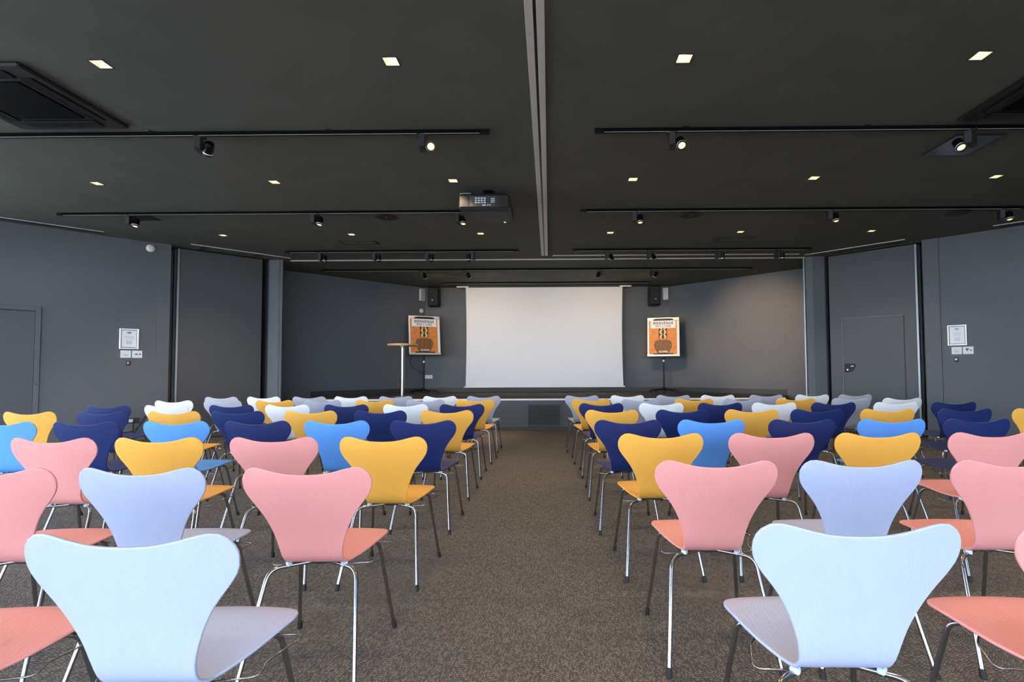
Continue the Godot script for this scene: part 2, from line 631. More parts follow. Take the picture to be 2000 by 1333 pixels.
# ---------------------------------------------------------------- tracks and spotlights
func make_tracks() -> void:
	var list := [
		[-5.9, -0.465, 4.50, "black lighting track nearest the camera, left of the ceiling rail"],
		[0.489, 5.9, 4.50, "black lighting track nearest the camera, right of the ceiling rail"],
		[-6.58, -0.48, 6.79, "long black lighting track behind the projector, left half of ceiling"],
		[0.49, 6.4, 6.79, "long black lighting track, second from the camera, right half"],
		[-4.66, -0.49, 9.04, "black lighting track with four spotlights, left of the ceiling rail end"],
		[0.48, 4.69, 9.04, "black lighting track with four spotlights, right of the ceiling rail end"],
		[-4.81, 4.33, 10.76, "wide black lighting track over the front of the stage"],
		[-2.59, 2.52, 12.42, "thin bare track on the ceiling just before the projection screen"]]
	for t in list:
		var len_: float = t[1] - t[0]
		var o := thing("lighting_track", t[3], "lighting track", Vector3((t[0] + t[1]) * 0.5, CEIL, -t[2]), 0.0, "ceiling lighting tracks")
		part("track_body", box_mesh(Vector3(len_, 0.034, 0.036), 0.002, Vector3(0, -0.0185, 0)), M.track, o)
		part("contact_strip", box_mesh(Vector3(len_ - 0.16, 0.005, 0.004), 0.0, Vector3(0, -0.0375, 0.014)), M.track_strip, o)
		for s in [-1, 1]:
			part("end_cap", box_mesh(Vector3(0.07, 0.04, 0.04), 0.003, Vector3(s * (len_ * 0.5 - 0.03), -0.021, 0)), M.black_gloss, o)
		var k := 0.8
		while k < len_ - 0.3:
			part("fixing", lathe_mesh([Vector2(0.0, -0.007), Vector2(0.03, -0.007), Vector2(0.034, -0.0015)], 14, Transform3D(Basis.IDENTITY, Vector3(-len_ * 0.5 + k, 0, 0.02))), M.charcoal, o)
			k += 1.6

func make_spot(x: float, d: float, turn: float, flip: int, aim: Vector3, energy: float, label: String, cone := 26.0) -> void:
	var o := thing("track_spotlight", label, "spotlight", Vector3(x, CEIL - 0.037, -d), turn, "black track spotlights")
	if not mesh_cache.has("spot_box"):
		mesh_cache.spot_adapter = box_mesh(Vector3(0.10, 0.022, 0.032), 0.003, Vector3(0, -0.011, 0))
		mesh_cache.spot_box = box_mesh(Vector3(0.055, 0.115, 0.15), 0.005, Vector3(0, -0.0825, 0))
		mesh_cache.spot_head = lathe_mesh([Vector2(0.0, 0.062), Vector2(0.034, 0.062), Vector2(0.040, 0.054), Vector2(0.042, -0.048), Vector2(0.040, -0.056), Vector2(0.036, -0.056), Vector2(0.029, -0.042)], 24)
		mesh_cache.spot_ring = lathe_mesh([Vector2(0.0425, -0.030), Vector2(0.0440, -0.032), Vector2(0.0440, -0.040), Vector2(0.0425, -0.042)], 24)
		mesh_cache.spot_lens = lathe_mesh([Vector2(0.030, -0.043), Vector2(0.020, -0.045), Vector2(0.0, -0.046)], 20)
		mesh_cache.spot_pivot = tube_mesh([Vector3(0.02, 0, 0), Vector3(0.075, 0, 0)], 0.010, 10)
	part("adapter", mesh_cache.spot_adapter, M.black, o)
	part("gear_box", mesh_cache.spot_box, M.charcoal, o)
	part("pivot", mesh_cache.spot_pivot, M.black, o, Transform3D(Basis(Vector3.UP, 0.0 if flip > 0 else PI), Vector3(0, -0.115, 0)))
	var at := Vector3(0.076 * flip, -0.115, 0.02)
	var dir := (aim - o.transform * at).normalized()
	var local := o.transform.basis.inverse() * dir
	var up := -local
	var sx := up.cross(Vector3.BACK if absf(up.z) < 0.9 else Vector3.RIGHT).normalized()
	var b := Basis(sx, up, sx.cross(up))
	var head := part("head", mesh_cache.spot_head, M.black_gloss, o, Transform3D(b, at))
	part("ring", mesh_cache.spot_ring, M.silver, head)
	part("lens", mesh_cache.spot_lens, M.lens, head)
	var l := SpotLight3D.new()
	l.name = "spot_beam"
	l.light_color = Color(1.0, 0.84, 0.66)
	l.light_energy = energy
	l.light_size = 0.03
	l.spot_angle = cone
	l.spot_angle_attenuation = 0.9
	l.spot_range = 25.0
	l.spot_attenuation = 2.0
	l.shadow_enabled = true
	head.add_child(l)
	l.position = Vector3(0, -0.06, 0)
	l.rotation.x = -PI / 2

func make_spots() -> void:
	make_spot(-3.068, 4.50, 0.35, 1, Vector3(-5.6, 0.3, -7.5), 5, "spotlight turned away, alone on the left half of the nearest track")
	make_spot(-1.06, 4.50, 0.2, 1, Vector3(0.05, 1.25, -0.2), 3, "dazzling spotlight aimed at the camera from the nearest left track")
	make_spot(1.172, 4.50, -0.15, 1, Vector3(1.3, 0.5, -2.2), 1.6, "lit spotlight hanging near the aisle end of the nearest right track")
	make_spot(3.817, 4.50, -0.95, -1, Vector3(3.4, 0.3, -2.4), 1.6, "lit spotlight below the glossy access panel on the nearest right track")
	make_spot(-5.585, 6.79, 0.1, 1, Vector3(-5.4, 0.3, -6.0), 1.6, "lit spotlight leftmost on the long second track")
	make_spot(-3.083, 6.79, -0.1, 1, Vector3(-3.05, 0.3, -6.1), 1.6, "lit spotlight in the middle of the left second track")
	make_spot(-1.16, 6.79, 0.0, 1, Vector3(-1.0, 0.3, -6.0), 1.6, "lit spotlight half hidden behind the projector")
	make_spot(1.205, 6.79, -0.1, 1, Vector3(1.2, 0.3, -6.1), 1.6, "lit spotlight nearest the aisle on the right second track")
	make_spot(3.80, 6.79, -0.2, 1, Vector3(3.75, 0.3, -6.1), 1.6, "lit spotlight midway along the right second track")
	make_spot(6.08, 6.79, -0.5, 1, Vector3(5.9, 0.3, -6.0), 1.6, "lit spotlight rightmost on the second track near the right wall")
	make_spot(-4.03, 9.04, 0.1, 1, Vector3(-3.8, 0.0, -9.0), 4, "spotlight first from left of the four on the left third track")
	make_spot(-3.06, 9.04, 0.1, 1, Vector3(-2.9, 0.0, -9.1), 4, "spotlight second from left of the four on the left third track")
	make_spot(-2.12, 9.04, 0.1, 1, Vector3(-2.0, 0.0, -9.1), 4, "spotlight third from left of the four on the left third track")
	make_spot(-1.30, 9.04, -0.1, -1, Vector3(-1.4, 0.0, -9.2), 4, "spotlight fourth from left of the four on the left third track")
	make_spot(1.085, 9.04, 0.1, 1, Vector3(3.15, 1.7, -12.8), 9, "tilted spotlight nearest the rail end on the right third track", 15.0)
	make_spot(1.83, 9.04, 0.1, 1, Vector3(4.8, 1.85, -11.6), 15, "tilted spotlight second along the right third track", 25.0)
	make_spot(3.05, 9.04, 0.1, 1, Vector3(3.3, 0.0, -9.3), 4, "upright spotlight third along the right third track")
	make_spot(4.105, 9.04, 0.1, 1, Vector3(4.25, 0.0, -9.3), 4, "upright spotlight rightmost on the right third track")
	make_spot(-2.66, 10.76, 0.2, 1, Vector3(-2.3, 1.7, -12.9), 1.1, "tilted spotlight leftmost on the track over the stage front", 62.0)
	make_spot(-1.73, 10.76, 0.1, 1, Vector3(-0.9, 1.7, -12.9), 1.1, "spotlight second from left on the track over the stage front", 62.0)
	make_spot(1.15, 10.76, 0.1, -1, Vector3(0.6, 1.7, -12.9), 1.1, "spotlight third from left on the track over the stage front", 62.0)
	make_spot(2.215, 10.76, 0.1, 1, Vector3(2.0, 1.7, -12.9), 1.1, "spotlight rightmost on the track over the stage front", 62.0)

# ---------------------------------------------------------------- ceiling fittings
func make_ceiling_fittings() -> void:
	# sliding partition rails
	var o := thing("ceiling_rail", "pale double rail down the middle of the dark ceiling", "ceiling rail", Vector3(-0.004, CEIL, -3.2), 0.0045)
	part("rail_strip", box_mesh(Vector3(0.05, 0.014, 12.6), 0.002, Vector3(-0.035, -0.007, 0)), M.rail, o)
	part("rail_strip", box_mesh(Vector3(0.05, 0.014, 12.6), 0.002, Vector3(0.035, -0.007, 0)), M.rail, o)
	part("rail_slot", box_mesh(Vector3(0.020, 0.003, 12.6), 0.0, Vector3(0, -0.0015, 0)), M.black, o)
	o = thing("ceiling_rail", "pale rail across the ceiling above the stage front", "ceiling rail", Vector3(0, CEIL, -9.84))
	part("rail_strip", box_mesh(Vector3(9.95, 0.016, 0.05), 0.002, Vector3(0, -0.008, 0)), M.rail, o)
	o = thing("ceiling_rail", "short pale rail on the right, parallel to the stage front rail", "ceiling rail", Vector3(0, CEIL, -9.53))
	part("rail_strip", box_mesh(Vector3(4.6, 0.012, 0.045), 0.002, Vector3(2.42, -0.006, 0)), M.rail, o)
	for side in [-1, 1]:
		var nm := "left" if side < 0 else "right"
		o = thing("ceiling_rail", "slanting rail with two cross slots above the parked %s partition" % nm, "ceiling rail")
		part("rail_strip", prism_mesh(strip(side, -3.35, -1.78, 10.22, 10.245), CEIL - 0.012, CEIL), M.rail, o)
		part("rail_strip", prism_mesh(strip(side, -3.1, -1.62, 10.60, 10.615), CEIL - 0.012, CEIL), M.charcoal, o)
		for u in [-2.02, -2.85]:
			part("cross_slot", prism_mesh(strip(side, u - 0.018, u + 0.018, 10.26, 10.58), CEIL - 0.006, CEIL), M.black, o)
			part("cross_edge", prism_mesh(strip(side, u + 0.02, u + 0.055, 10.26, 10.58), CEIL - 0.008, CEIL), M.charcoal, o)
		o = thing("slot_diffuser", "long narrow air slot in the ceiling along the %s wall" % nm, "air vent")
		o.transform = wx(side, 0.32, 10.33, CEIL)
		part("slot", box_mesh(Vector3(1.96, 0.004, 0.14), 0.0, Vector3(0, -0.003, 0)), M.black, o)
		part("slot_edge", box_mesh(Vector3(1.98, 0.009, 0.025), 0.0, Vector3(0, -0.0055, 0.0825)), M.silver, o)
		# air conditioning cassettes
		o = thing("ceiling_cassette", "large dark square air conditioning cassette at the upper %s" % nm, "air conditioner", Vector3(side * 4.07, CEIL, -3.90))
		part("panel", lathe_square(0.475, 0.03), M.black, o)
		part("intake_grille", lathe_square(0.27, 0.008, -0.031), M.track, o)
		for k in 4:
			var t := Transform3D(Basis(Vector3.UP, k * PI / 2), Vector3(0, -0.034, 0))
			var fl := part("louvre", box_mesh(Vector3(0.62, 0.010, 0.085), 0.004, Vector3(0, 0, 0.365)), M.black_gloss, o, t)
			part("louvre_slot", box_mesh(Vector3(0.60, 0.004, 0.012), 0.0, Vector3(0, -0.004, 0.315)), M.black, fl)
		# return air grilles
		o = thing("ceiling_vent", "dark rectangular vent flush in the far ceiling, %s of centre" % nm, "air vent", Vector3(side * 3.13, CEIL, -8.47))
		var st := mb()
		for s in [-1, 1]:
			box(st, Vector3(0, -0.004, s * 0.115), Vector3(0.62, 0.008, 0.02))
			box(st, Vector3(s * 0.30, -0.004, 0), Vector3(0.02, 0.008, 0.21))
		part("frame", done(st), M.black, o)
		for k in 2:
			part("flap", box_mesh(Vector3(0.27, 0.006, 0.19), 0.001, Vector3(-0.143 + 0.286 * k, -0.002, 0)), M.ceiling, o)
	for p in [[-2.22, "left of the projector"], [2.04, "right of the ceiling rail"], [5.73, "close to the right wall"]]:
		o = thing("ceiling_speaker", "flat round dark ceiling loudspeaker %s" % p[1], "ceiling speaker", Vector3(p[0], CEIL, -7.08))
		part("rim", lathe_mesh([Vector2(0.135, -0.002), Vector2(0.14, -0.008), Vector2(0.155, -0.006), Vector2(0.158, 0.0)], 32), M.charcoal, o)
		part("mesh_cover", lathe_mesh([Vector2(0.0, -0.004), Vector2(0.137, -0.004)], 32), M.brown_cone, o)
		part("badge", lathe_mesh([Vector2(0.0, -0.006), Vector2(0.008, -0.006), Vector2(0.009, -0.004)], 10), M.silver, o)
	o = thing("access_panel", "glossy dark square access panel above the right spotlight", "ceiling panel", Vector3(4.065, CEIL, -4.905))
	part("leaf", box_mesh(Vector3(0.43, 0.008, 0.44), 0.002, Vector3(0, -0.004, 0)), M.panel_gloss, o)
	part("edge", box_mesh(Vector3(0.47, 0.004, 0.48), 0.0, Vector3(0, -0.002, 0)), M.charcoal, o)
	o = thing("access_panel", "small black ceiling plate behind the leftmost track spotlight", "ceiling panel", Vector3(-5.62, CEIL, -7.02))
	part("leaf", box_mesh(Vector3(0.34, 0.008, 0.26), 0.002, Vector3(0, -0.004, 0)), M.black_gloss, o)
	make_projector()

# a flat rounded square plate hanging from the ceiling
func lathe_square(half: float, drop: float, y := 0.0) -> ArrayMesh:
	var st := mb()
	box(st, Vector3(0, y - drop * 0.5, 0), Vector3(half * 2, drop, half * 2), drop * 0.45)
	return done(st)

func make_projector() -> void:
	var o := thing("projector", "large black projector hanging from the ceiling, sockets facing the camera", "projector", Vector3(-0.69, CEIL, -6.2))
	# local: +z faces the camera; the body hangs below the ceiling
	var st := mb()
	box(st, Vector3(0, -0.180, 0.0), Vector3(0.60, 0.19, 0.60), 0.028)
	part("body", done(st), M.charcoal, o)
	part("underside_cover", box_mesh(Vector3(0.52, 0.008, 0.50), 0.003, Vector3(0.01, -0.277, -0.02)), M.charcoal, o)
	var sp := part("socket_panel", box_mesh(Vector3(0.30, 0.125, 0.008), 0.002, Vector3(-0.02, -0.180, 0.301)), mat(Color(0.20, 0.205, 0.215), 0.5), o)
	part("handle", tube_mesh(bent([Vector3(-0.29, -0.10, 0.22), Vector3(-0.29, -0.075, 0.26), Vector3(-0.16, -0.075, 0.27), Vector3(-0.16, -0.10, 0.23)], 0.02), 0.008, 8), M.steel, o)
	for r in 3:
		for c in 4:
			part("socket", box_mesh(Vector3(0.024, 0.016, 0.006), 0.001, Vector3(-0.095 + c * 0.034, -0.145 - r * 0.026, 0.306)), M.clip if (r + c) % 3 != 1 else M.silver, sp)
	part("data_port", box_mesh(Vector3(0.045, 0.014, 0.006), 0.002, Vector3(0.0, -0.228, 0.306)), M.white, sp)
	for c in 2:
		part("jack", lathe_mesh([Vector2(0.0, 0.006), Vector2(0.009, 0.006), Vector2(0.010, 0.0)], 12, Transform3D(Basis(Vector3.RIGHT, PI / 2), Vector3(0.045 + c * 0.026, -0.226, 0.304))), M.silver, sp)
	for r in 3:
		for c in 3:
			part("button", lathe_mesh([Vector2(0.0, 0.005), Vector2(0.006, 0.005), Vector2(0.0065, 0.0)], 10, Transform3D(Basis(Vector3.RIGHT, PI / 2), Vector3(0.085 + c * 0.017, -0.152 - r * 0.02, 0.304))), M.white, sp)
	for s in [-1, 1]:
		var v := part("vent", box_mesh(Vector3(0.115, 0.128, 0.006), 0.002, Vector3(s * 0.228, -0.182, 0.300)), M.black, o)
		for k in 7:
			part("fin", box_mesh(Vector3(0.004, 0.118, 0.010), 0.0, Vector3(s * 0.228 - 0.045 + k * 0.015, -0.182, 0.303)), M.charcoal, v)
	var mt := mb()
	lathe(mt, [Vector2(0.0, 0.0), Vector2(0.075, 0.0), Vector2(0.075, -0.012), Vector2(0.03, -0.02), Vector2(0.03, -0.07), Vector2(0.06, -0.078), Vector2(0.06, -0.1)], 20, Transform3D(Basis.IDENTITY, Vector3(0.03, 0, 0.1)))
	part("ceiling_mount", done(mt), M.black_gloss, o)
	for s in [-1, 1]:
		part("mount_arm", tube_mesh([Vector3(0.03, -0.06, 0.1), Vector3(0.03 + s * 0.14, -0.092, 0.18), Vector3(0.03 + s * 0.14, -0.105, 0.24)], 0.012, 8), M.black_gloss, o)
	part("foot", lathe_mesh([Vector2(0.0, -0.02), Vector2(0.014, -0.02), Vector2(0.018, 0.0)], 12, Transform3D(Basis.IDENTITY, Vector3(0.2, -0.272, -0.2))), M.silver, o)

# ---------------------------------------------------------------- walls: doors, partitions, signs
func make_wall_fittings() -> void:
	# door in the left wall
	var o := Node3D.new()
	o.name = "door_1"
	add_child(o)
	o.transform = wx(-1, 0.469, N_WALL, 0.0)
	o.set_meta("kind", "structure")
	part("leaf", box_mesh(Vector3(0.85, 2.055, 0.045), 0.003, Vector3(0, 1.035, -0.035)), M.partition, o)
	var st := mb()
	for s in [-1, 1]:
		box(st, Vector3(s * 0.457, 1.065, -0.005), Vector3(0.058, 2.13, 0.05), 0.003)
	box(st, Vector3(0, 2.10, -0.005), Vector3(0.856, 0.06, 0.05), 0.003)
	part("door_frame", done(st), M.wall, o)
	part("added_backing", box_mesh(Vector3(0.97, 2.13, 0.03), 0.0, Vector3(0, 1.065, -0.075)), M.partition, o)  # sheet added behind the leaf to block sky light at the gaps
	part("strike_plate", box_mesh(Vector3(0.012, 0.03, 0.006), 0.001, Vector3(0.462, 0.99, 0.022)), M.charcoal, o)
	part("handle", tube_mesh(bent([Vector3(-0.36, 1.03, -0.02), Vector3(-0.36, 1.03, 0.04), Vector3(-0.24, 1.03, 0.04)], 0.02), 0.010, 10), M.steel, o)
	# parked partition panels
	for side in [-1, 1]:
		var nm := "left" if side < 0 else "right"
		for k in 4:
			var u0 := (-3.08 if side > 0 else -2.995)
			var u1 := (-1.735 if side > 0 else -1.70)
			var names := ["front", "second", "third", "rearmost"]
			var n := 10.663 + k * 0.115
			var sh := k * 0.028
			var lab := "dark grey sliding partition panel parked in the %s recess, %s of its stack" % [nm, names[k]]
			if k == 0:
				lab = "tall dark grey partition panel standing in the %s recess%s" % [nm, " with a built-in door" if side > 0 else ", plain face"]
			o = thing("partition_panel", lab, "partition", wp(side, (u0 + u1) * 0.5 + sh, n, 0.0), -side * PI / 4.0, "parked sliding partition panels")
			var w := u1 - u0
			part("panel", box_mesh(Vector3(w, CEIL - 0.03, 0.095), 0.003, Vector3(0, (CEIL - 0.03) * 0.5 + 0.012, -0.0475)), M.partition, o)
			part("edge_profile", box_mesh(Vector3(0.035, CEIL - 0.03, 0.09), 0.004, Vector3(side * (w * 0.5 + 0.0175), (CEIL - 0.03) * 0.5 + 0.012, -0.0475)), M.aluminium if k == 0 else M.partition, o)
			if side > 0 and k == 0:
				# pass door: a leaf a little proud of the panel, with a thin bright trim
				var x0 := -0.46
				var x1 := 0.50
				var leaf := part("pass_door", box_mesh(Vector3(x1 - x0 - 0.016, 2.075, 0.012), 0.002, Vector3((x0 + x1) * 0.5, 1.05, 0.004)), M.partition, o)
				part("door_trim", box_mesh(Vector3(0.006, 2.09, 0.016), 0.001, Vector3(x0 - 0.003, 1.058, 0.004)), M.track_strip, leaf)
				part("door_trim", box_mesh(Vector3(x1 - x0, 0.006, 0.016), 0.001, Vector3((x0 + x1) * 0.5, 2.099, 0.004)), M.track_strip, leaf)
				part("door_trim", box_mesh(Vector3(0.008, 2.09, 0.008), 0.001, Vector3(x1, 1.058, 0.003)), M.black, leaf)
				# flush quarter-round lock
				var q := [Vector2(0, 0), Vector2(0.0, 0.165)]
				for a in 13:
					var an := PI / 2 * a / 12.0
					q.append(Vector2(0.045 + 0.135 * sin(PI / 2 - an), 0.135 - 0.135 * sin(an)) if a > 0 else Vector2(0.18, 0.165))
				part("lock_plate", plate_mesh(q, 0.012), M.black_gloss, leaf, Transform3D(Basis.IDENTITY, Vector3(x0 + 0.025, 1.10, 0.010)))
				part("lock_pull", box_mesh(Vector3(0.014, 0.11, 0.016), 0.003, Vector3(x0 + 0.045, 1.19, 0.026)), M.charcoal, leaf)
				part("key_cylinder", lathe_mesh([Vector2(0.0, 0.012), Vector2(0.012, 0.012), Vector2(0.013, 0.0)], 12, Transform3D(Basis(Vector3.RIGHT, PI / 2), Vector3(x0 + 0.075, 1.15, 0.022))), M.chrome, leaf)
				part("lock_lever", box_mesh(Vector3(0.05, 0.014, 0.012), 0.003, Vector3(x0 + 0.15, 1.215, 0.026)), M.silver, leaf)
		# bright edge strip on the post beside the stage
		var es := strip(side, -3.47, -3.445, 10.47, 10.53) if side > 0 else strip(side, -3.27, -3.245, 10.535, 10.575)
		var tr := struct("trim_%d" % (1 if side < 0 else 2), prism_mesh(es, 0, CEIL - 0.012), M.aluminium)
	make_wall_signs(-1)
	make_wall_signs(1)
	# detector and small plates on the left
	o = thing("wall_detector", "small round white detector high on the left wall", "detector")
	o.transform = wx(-1, (6.558 - 8.362) * R2, N_WALL, 3.215)
	part("base", lathe_mesh([Vector2(0.06, 0.0), Vector2(0.06, 0.018), Vector2(0.05, 0.026)], 24, Transform3D(Basis(Vector3.RIGHT, PI / 2), Vector3.ZERO)), M.white, o)
	part("cover", lathe_mesh([Vector2(0.05, 0.026), Vector2(0.03, 0.040), Vector2(0.0, 0.044)], 24, Transform3D(Basis(Vector3.RIGHT, PI / 2), Vector3.ZERO)), M.white, o)
	# socket with cables by the left wall
	o = thing("wall_socket", "small dark floor-level socket plate on the left wall behind navy chairs", "socket")
	o.transform = wx(-1, (6.673 - 8.247) * R2, N_WALL, 0.38)
	part("plate", box_mesh(Vector3(0.16, 0.085, 0.012), 0.003, Vector3(0, 0, 0.006)), M.charcoal, o)
	part("insert", box_mesh(Vector3(0.05, 0.05, 0.008), 0.002, Vector3(-0.03, 0, 0.014)), M.clip, o)
	var p0 := wp(-1, (6.673 - 8.247) * R2, N_WALL - 0.03, 0.36)
	tag(part(numbered("power_cable"), tube_mesh(smooth_line([p0, p0 + Vector3(0.05, -0.14, 0.06), p0 + Vector3(0.12, -0.33, 0.10), p0 + Vector3(0.35, -0.35, 0.2), p0 + Vector3(0.8, -0.35, 0.15)], 6), 0.009, 8), M.rubber, self), "black cable dropping from the left wall socket to the carpet", "cable")
	tag(part(numbered("power_cable"), tube_mesh(smooth_line([p0 + Vector3(-0.5, -0.15, 0.55), p0 + Vector3(-0.05, -0.16, 0.12), p0 + Vector3(0.16, -0.08, 0.12), p0 + Vector3(0.27, 0.06, 0.10), p0 + Vector3(0.25, 0.08, 0.10), p0 + Vector3(0.1, -0.2, 0.12), p0 + Vector3(0.0, -0.345, 0.16)], 6), 0.008, 8), M.rubber, self), "black cable looping along the foot of the left wall", "cable")

# a flat plate of any outline (in x, y), its face towards +z
func plate_mesh(poly: Array, thick: float) -> ArrayMesh:
	var st := mb()
	var pts := PackedVector2Array(poly)
	var idx := Geometry2D.triangulate_polygon(pts)
	for i in range(0, idx.size(), 3):
		for z in [0.0, thick]:
			var n := Vector3(0, 0, 1) if z > 0.0 else Vector3(0, 0, -1)
			var v := []
			for k in 3:
				v.append(Vector3(pts[idx[i + k]].x, pts[idx[i + k]].y, z))
			tri(st, v[0], v[1], v[2], n, n, n)
	var area := 0.0
	for i in pts.size():
		area += pts[i].cross(pts[(i + 1) % pts.size()])
	for i in pts.size():
		var p := pts[i]
		var q := pts[(i + 1) % pts.size()]
		var e := q - p
		var o2 := Vector2(e.y, -e.x).normalized() * signf(area)
		var n := Vector3(o2.x, o2.y, 0)
		tri(st, Vector3(p.x, p.y, 0), Vector3(q.x, q.y, 0), Vector3(q.x, q.y, thick), n, n, n)
		tri(st, Vector3(p.x, p.y, 0), Vector3(q.x, q.y, thick), Vector3(p.x, p.y, thick), n, n, n)
	return done(st)

func print_sheet(w: float, h: float, im: Image, thick := 0.003) -> MeshInstance3D:
	var st := mb()
	var n := Vector3(0, 0, 1)
	var a := Vector3(-w / 2, -h / 2, thick); var b := Vector3(w / 2, -h / 2, thick)
	var c := Vector3(w / 2, h / 2, thick); var d := Vector3(-w / 2, h / 2, thick)
	tri(st, a, b, c, n, n, n, Vector2(0, 1), Vector2(1, 1), Vector2(1, 0))
	tri(st, a, c, d, n, n, n, Vector2(0, 1), Vector2(1, 0), Vector2(0, 0))
	var z := Vector3(0, 0, thick)
	var ring := [a, b, c, d]
	for i in 4:
		flat(st, ring[i], ring[(i + 1) % 4], ring[(i + 1) % 4] - z, ring[i] - z, Vector3(0, 0, thick / 2))
	flat(st, a - z, b - z, c - z, d - z, Vector3(0, 0, 1))
	var o := MeshInstance3D.new()
	o.mesh = done(st)
	var m := mat(Color(1, 1, 1), 0.6)
	m.albedo_texture = tex(im)
	o.set_surface_override_material(0, m)
	return o

func make_wall_signs(side: int) -> void:
	var nm := "left" if side < 0 else "right"
	var um := ((6.818 + 6.641) * 0.5 - (8.102 + 8.279) * 0.5) * R2 if side < 0 else ((6.535 + 6.716) * 0.5 - (8.385 + 8.204) * 0.5) * R2
	var o := thing("framed_notice", "silver framed notice on the %s wall above two small signs" % nm, "picture frame", Vector3.ZERO, 0.0, "framed wall notices")
	o.transform = wx(side, um, N_WALL, 1.70)
	var st := mb()
	for s in [-1, 1]:
		box(st, Vector3(s * 0.113, 0, 0.009), Vector3(0.022, 0.33, 0.018), 0.004)
		box(st, Vector3(0, s * 0.154, 0.009), Vector3(0.204, 0.022, 0.018), 0.004)
	part("frame", done(st), M.silver, o)
	part("inner_edge", box_mesh(Vector3(0.204, 0.286, 0.004), 0.0, Vector3(0, 0, 0.003)), M.charcoal, o)
	var im := Image.create(128, 180, false, Image.FORMAT_RGB8)
	im.fill(Color(0.90, 0.91, 0.93))
	var ink := Color(0.35, 0.55, 0.72) if side < 0 else Color(0.52, 0.68, 0.74)
	im.fill_rect(Rect2i(44, 14, 38, 22), ink.lightened(0.35))
	im.fill_rect(Rect2i(52, 18, 26, 14), ink)
	for k in 3:
		im.fill_rect(Rect2i(56, 46, 16, 3), Color(0.72, 0.74, 0.76))
		im.fill_rect(Rect2i(26 + k * 2, 62 + k * 13, 76 - k * 3, 3), Color(0.66, 0.68, 0.71))
	im.fill_rect(Rect2i(44, 112, 40, 34), ink.lightened(0.2))
	im.fill_rect(Rect2i(48, 116, 32, 26), Color(0.80, 0.86, 0.93))
	var sheet := print_sheet(0.19, 0.272, im)
	sheet.name = "sheet"
	o.add_child(sheet)
	sheet.position.z = 0.005
	for k in 2:
		o = thing("wall_sign", "small white %s sign below the framed notice on the %s wall" % ["plain" if k == 0 else "pictogram", nm], "sign", Vector3.ZERO, 0.0, "small wall signs")
		var du := 0.072 * (1 if k == 0 else -1) + (0.02 if side < 0 else 0.0)
		var uu := (((6.786 + 6.596) * 0.5 - (8.134 + 8.324) * 0.5) if side < 0 else ((6.574 + 6.762) * 0.5 - (8.346 + 8.158) * 0.5)) * R2
		o.transform = wx(side, uu + du * (1 if side < 0 else -1), N_WALL, 1.452)
		part("plate", box_mesh(Vector3(0.132, 0.118, 0.010), 0.003, Vector3(0, 0, 0.005)), M.white, o)
		im = Image.create(96, 84, false, Image.FORMAT_RGB8)
		im.fill(Color(0.86, 0.88, 0.89))
		var dk := Color(0.28, 0.34, 0.42)
		if k == 0:
			im.fill_rect(Rect2i(14, 20, 2, 44), Color(0.55, 0.58, 0.60))
			im.fill_rect(Rect2i(28, 52, 46, 6), Color(0.40, 0.46, 0.48))
			im.fill_rect(Rect2i(28, 34, 18, 6), Color(0.62, 0.68, 0.70))
		else:
			for x in 96:
				for y in 84:
					if side < 0:
						if y < 50 and y > 50 - 18 * sin(clampf((x - 14) / 50.0, 0.0, 1.0) * PI) and x > 14 and x < 64:
							im.set_pixel(x, y, dk)
						if x > 66 and x < 86 and y > 28 and y < 50 and y - 28 > (86 - x) * 0.3:
							im.set_pixel(x, y, dk)
					else:
						if absf(x - 40) + absf(y - 26) * 1.8 < 24 or absf(x - 36) < 6 and y > 26 and y < 52:
							im.set_pixel(x, y, Color(0.25, 0.36, 0.36))
						if absf(x - 76) + absf(y - 40) < 11:
							im.set_pixel(x, y, Color(0.16, 0.18, 0.18))
		sheet = print_sheet(0.118, 0.104, im, 0.001)
		sheet.name = "print"
		o.add_child(sheet)
		sheet.position.z = 0.0102
	o = thing("wall_switch", "little dark knob switch under the signs on the %s wall" % nm, "switch")
	o.transform = wx(side, ((6.733 - 8.187) if side < 0 else (6.611 - 8.309)) * R2, N_WALL, 1.305)
	part("base", box_mesh(Vector3(0.055, 0.075, 0.012), 0.003, Vector3(0, 0, 0.006)), M.charcoal, o)
	part("knob", lathe_mesh([Vector2(0.016, 0.0), Vector2(0.015, 0.03), Vector2(0.0, 0.032)], 14, Transform3D(Basis(Vector3.RIGHT, PI / 2), Vector3(0, 0.006, 0.012))), M.steel, o)

